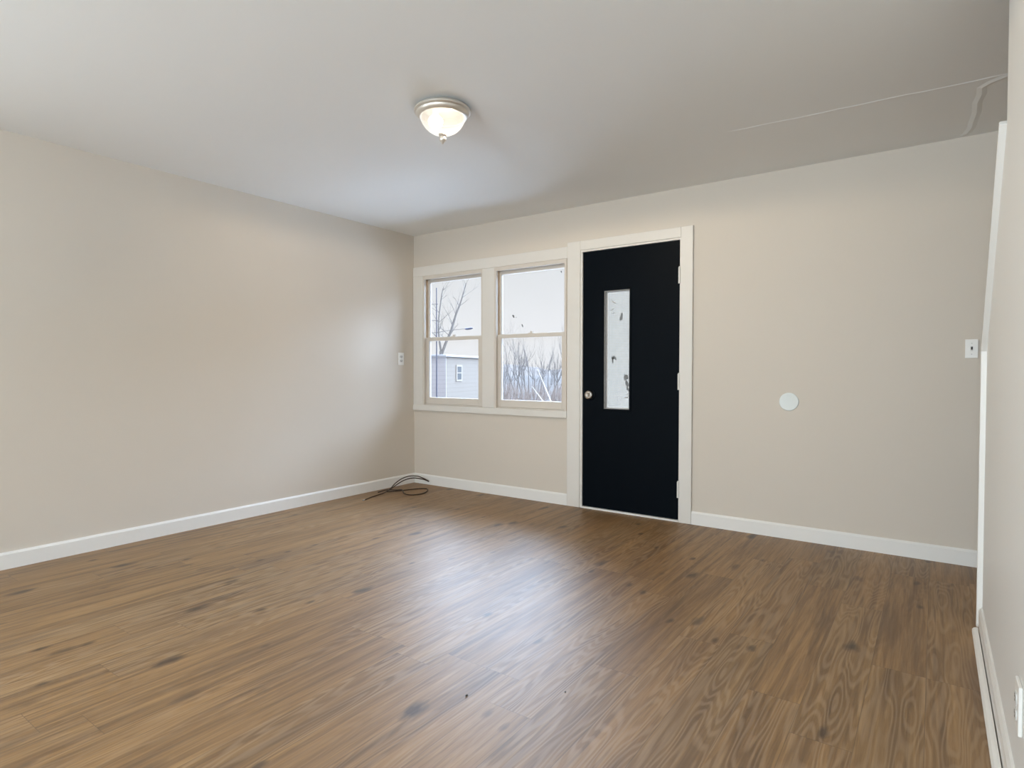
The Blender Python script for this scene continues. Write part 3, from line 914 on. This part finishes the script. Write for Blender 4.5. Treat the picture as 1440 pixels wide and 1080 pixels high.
# unseen pale slab added outside the front wall to bounce skylight onto the ceiling
bm = bmesh.new(); box(bm, -9.5, 2.0, D + WF + 0.01, D + 6.5, -0.40, -0.22, 0.01)
struct(obj('bounce_slab', bm, M['bounce_tone']), 'unseen pale slab added outside the front wall to bounce light in', 'bounce_slab')

# far wooded hill
bm = bmesh.new()
rows = []
for i in range(14):
    f = i / 13
    rad = 118 + 70 * f
    row = []
    for k in range(61):
        a = math.radians(5 + 60 * k / 60)
        x, y = -rad * math.sin(a), rad * math.cos(a)
        top = 2.7 + 0.8 * math.sin(k * 0.37 + 1.0) + 0.5 * math.sin(k * 0.9) + 0.22 * math.sin(k * 2.3)
        row.append(bm.verts.new((x, y, -3.4 + (top + 3.4) * math.sin(min(1, f * 1.25) * PI / 2))))
    rows.append(row)
for A, B in zip(rows, rows[1:]):
    for k in range(60):
        bm.faces.new((A[k], A[k + 1], B[k + 1], B[k]))
struct(obj('hill', bm, M['hill'], None, True), 'blue grey wooded hill on the horizon', 'hill')

# neighbouring pale house
c0 = az(628, 27.8)
c1 = az(674.5, 31.7)
d1 = (c1 - c0).normalized()
d2 = Vector((-d1.y, d1.x, 0))           # perpendicular, away to the left
if d2.dot(az(600, 30) - c0) < 0: d2 = -d2
HB, HT = -0.95, 1.755
house = empty('house', (c0.x, c0.y, HB), 'pale sided house with a small dark window, seen through the left window', 'house')
def hp(s, t, z): return Vector((d1.x * s + d2.x * t, d1.y * s + d2.y * t, z - HB))
def quadbox(bm, s0, s1, t0, t1, z0, z1):
    v = [bm.verts.new(hp(s, t, z)) for s in (s0, s1) for t in (t0, t1) for z in (z0, z1)]
    for idx in ((0, 1, 3, 2), (4, 6, 7, 5), (0, 4, 5, 1), (2, 3, 7, 6), (0, 2, 6, 4), (1, 5, 7, 3)):
        bm.faces.new([v[i] for i in idx])
bm = bmesh.new(); quadbox(bm, 0.03, 5.0, 0.03, 7.0, HB, HT); obj('house_wall', bm, M['siding'], house)
bm = bmesh.new(); quadbox(bm, 0.0, 0.03, 0.03, 7.0, HB, HT); obj('end_wall', bm, M['siding_shade'], house)
bm = bmesh.new(); quadbox(bm, -0.22, 5.1, -0.08, 7.1, HT, HT + 0.06)
rv = [hp(2.45, -0.1, HT + 0.30), hp(2.45, 7.1, HT + 0.30)]
quadbox(bm, 0.2, 4.7, 0.1, 6.9, HT + 0.06, HT + 0.10)
obj('roof', bm, M['roof'], house)
ws = 0.357 * (c1 - c0).length
bm = bmesh.new(); quadbox(bm, ws - 0.36, ws + 0.36, -0.005, 0.029, 0.58, 1.37)
wf = obj('window_frame', bm, M['house_trim'], house)
for z0, z1 in ((0.66, 0.96), (1.01, 1.29)):
    bm = bmesh.new(); quadbox(bm, ws - 0.23, ws + 0.23, -0.012, -0.0055, z0, z1)
    obj('pane', bm, M['house_pane'], wf)

# lamp post in front of the house
pp = az(614, 22)
lp = empty('lamp_post', (pp.x, pp.y, -0.76), 'thin dark lamp post standing before the pale house', 'lamp post')
bm = bmesh.new(); tube(bm, [(0, 0, 0), (0, 0, 2.0), (0, 0, 4.9)], [0.030, 0.024, 0.018], 8); obj('pole', bm, M['pole'], lp, True)
rd = Vector((math.cos(yaw), math.sin(yaw), 0))
bm = bmesh.new(); tube(bm, [Vector((0, 0, 3.25)), rd * 0.35 + Vector((0, 0, 3.32)), rd * 1.08 + Vector((0, 0, 3.40))], [0.014, 0.012, 0.010], 6); obj('lamp_arm', bm, M['bark'], lp, True)
bm = bmesh.new(); tube(bm, [rd * 1.05 + Vector((0, 0, 3.385)), rd * 1.12 + Vector((0, 0, 3.392)), rd * 1.26 + Vector((0, 0, 3.41)), rd * 1.34 + Vector((0, 0, 3.42))], [0.022, 0.045, 0.045, 0.02], 8); obj('lamp_head', bm, M['pole'], lp, True)
for z in (3.25, 3.70, 4.30):
    bm = bmesh.new(); tube(bm, [rd * -0.5 + Vector((0, 0, z)), rd * 0.06 + Vector((0, 0, z))], 0.012, 6); obj('crossbar', bm, M['bark'], lp, True)

def grow(bm, p, d, length, rad, depth, rng, spread=0.5, seg=6, up=0.25):
    """one branch with side branches, tapering"""
    pts, rr_ = [p.copy()], [rad]
    n = 5
    q = p.copy(); dd = d.normalized()
    for i in range(n):
        dd = (dd + Vector((rng.uniform(-1, 1), rng.uniform(-1, 1), rng.uniform(-0.3, 1) * up)) * 0.16).normalized()
        q = q + dd * (length / n)
        pts.append(q.copy()); rr_.append(rad * (1 - 0.8 * (i + 1) / n))
    tube(bm, pts, rr_, seg)
    if depth > 0:
        for k in range(rng.randint(3, 5)):
            i = rng.randint(2, n)
            ax = Vector((rng.uniform(-1, 1), rng.uniform(-1, 1), rng.uniform(0.1, 0.9)))
            nd = (dd * 0.75 + ax.normalized() * spread * 1.3).normalized()
            grow(bm, pts[i], nd, length * rng.uniform(0.35, 0.6), max(rr_[i] * 0.75, rad * 0.18), depth - 1, rng, spread, max(4, seg - 1), up)

# forked bare tree behind the house
base = az(621, 39.5); bz = ground_z(base)
tr = empty('bare_tree', (base.x, base.y, bz), 'tall forked bare tree behind the pale house', 'tree')
def tp(px, py, dep=39.5):
    g = az(px, dep)
    return Vector((g.x - base.x, g.y - base.y, CAM_H + (521.5 - py) / F_PX * dep - bz))
bm = bmesh.new(); tube(bm, [Vector((0, 0, 0)), tp(621, 520), tp(620.5, 494)], [0.17, 0.14, 0.12], 8)
obj('trunk', bm, M['bark'], tr, True)
rng_ = random.Random(7)
for pl, rd_ in (([(620.5, 496), (618, 478), (616.5, 460), (618, 440), (621.5, 414), (624, 404)], [0.075, 0.062, 0.052, 0.045, 0.036, 0.02]),
                ([(621.5, 497), (627, 482), (634, 466), (641, 443), (648, 425), (653, 408), (656, 398)], [0.098, 0.088, 0.08, 0.066, 0.046, 0.034, 0.016])):
    bm = bmesh.new()
    pts = catmull([tp(*p) for p in pl], 3)
    rl = [rd_[min(len(rd_) - 1, i // 3)] for i in range(len(pts))]
    tube(bm, pts, rl, 7)
    for i in range(3, len(pts), 2):
        for s_ in range(2):
            dirn = Vector((rng_.uniform(-1, 1), rng_.uniform(-1, 1), rng_.uniform(0.4, 1.1))).normalized()
            grow(bm, pts[i], dirn, rng_.uniform(0.8, 1.7), rl[i] * 0.36, 1, rng_, 0.5, 5)
    obj('limb', bm, M['bark'], tr, True)

# bare trees and brush on the slope seen through the right window; a few shapes, each standing as its own object
def tree_mesh(name, seed, hgt, rad, depth, m):
    rng = random.Random(seed)
    bm = bmesh.new()
    grow(bm, Vector((0, 0, 0)), Vector((0, 0, 1)), hgt, rad, depth, rng, 0.45, 6, 0.6)
    o = obj(name, bm, m, None, True)
    return o
protos = [tree_mesh('hillside_tree', s, 5.6, 0.085, 3, M['bark_far']) for s in (21, 22, 23)]
first = {id(p): True for p in protos}
def place(p, x, y, rz, sc):
    o = p if first[id(p)] else p.copy()
    if not first[id(p)]: COL.objects.link(o)
    first[id(p)] = False
    o.location = (x, y, ground_z((x, y)) - 0.05); o.rotation_euler = (0, 0, rz); o.scale = (sc, sc, sc)
    return tag(o, 'bare leafless tree on the slope seen through the right window', 'tree', 'bare trees on the slope')
rng_ = random.Random(19)
for i in range(30):
    px = 700 + 100 * (i + rng_.uniform(0.1, 0.9)) / 30
    dep = 50 + 42 * ((i * 7) % 30) / 30
    g = az(px, dep)
    tall = 1.0 if (722 < px < 748 or px > 772) else 0.78
    place(protos[i % 3], g.x, g.y, rng_.uniform(0, 6.28), rng_.uniform(0.85, 1.15) * tall * dep / 62)

def shrub_mesh(seed):
    rng = random.Random(seed)
    bm = bmesh.new()
    for k in range(16):
        a = rng.uniform(0, 2 * PI)
        d = Vector((math.cos(a) * rng.uniform(0.1, 0.7), math.sin(a) * rng.uniform(0.1, 0.7), 1))
        grow(bm, Vector((math.cos(a) * 0.15, math.sin(a) * 0.15, 0)), d, rng.uniform(1.2, 2.0), 0.018, 1, rng, 0.5, 4, 0.5)
    return obj('brush_shrub', bm, M['brush'], None, True)
sh = [shrub_mesh(s) for s in (31, 32)]
sfirst = [True, True]
for i in range(22):
    px = 698 + 104 * (i + rng_.uniform(0.1, 0.9)) / 22
    dep = 27 + 22 * ((i * 9) % 22) / 22
    g = az(px, dep)
    k = i % 2
    o = sh[k] if sfirst[k] else sh[k].copy()
    if not sfirst[k]: COL.objects.link(o)
    sfirst[k] = False
    sc = rng_.uniform(0.55, 0.95) * dep / 38
    o.location = (g.x, g.y, ground_z(g) - 0.05); o.rotation_euler = (0, 0, rng_.uniform(0, 6.28)); o.scale = (sc, sc, sc)
    tag(o, 'leafless brushy shrub below the trees seen through the right window', 'shrub', 'brush on the slope')

def stalk(pa, pb, dep, r, label):
    A, B = az(pa[0], dep), az(pb[0], dep)
    za, zb = CAM_H + (521.5 - pa[1]) / F_PX * dep, CAM_H + (521.5 - pb[1]) / F_PX * dep
    t = (za + 0.76) / (za - zb)          # run down to the ground
    F_ = A + (B - A) * t
    bm = bmesh.new()
    P = [Vector((0, 0, 0)), (A - F_) * 0.5 + Vector((0.01, 0, (za + 0.76) * 0.5)), (A - F_) + Vector((0, 0, za + 0.76))]
    tube(bm, catmull(P, 4), [r, r, r, r * 0.95, r * 0.9, r * 0.8, r * 0.7, r * 0.55, r * 0.35], 6)
    tag(obj('dry_stalk', bm, M['stalk'], None, True, (F_.x, F_.y, -0.76)), label, 'plant stalk', 'bleached stalks outside')
stalk((756, 519), (774, 563), 12, 0.014, 'taller bleached stalk leaning outside the right window')
stalk((748, 543), (762, 562), 10.4, 0.011, 'shorter bleached stalk leaning outside the right window')
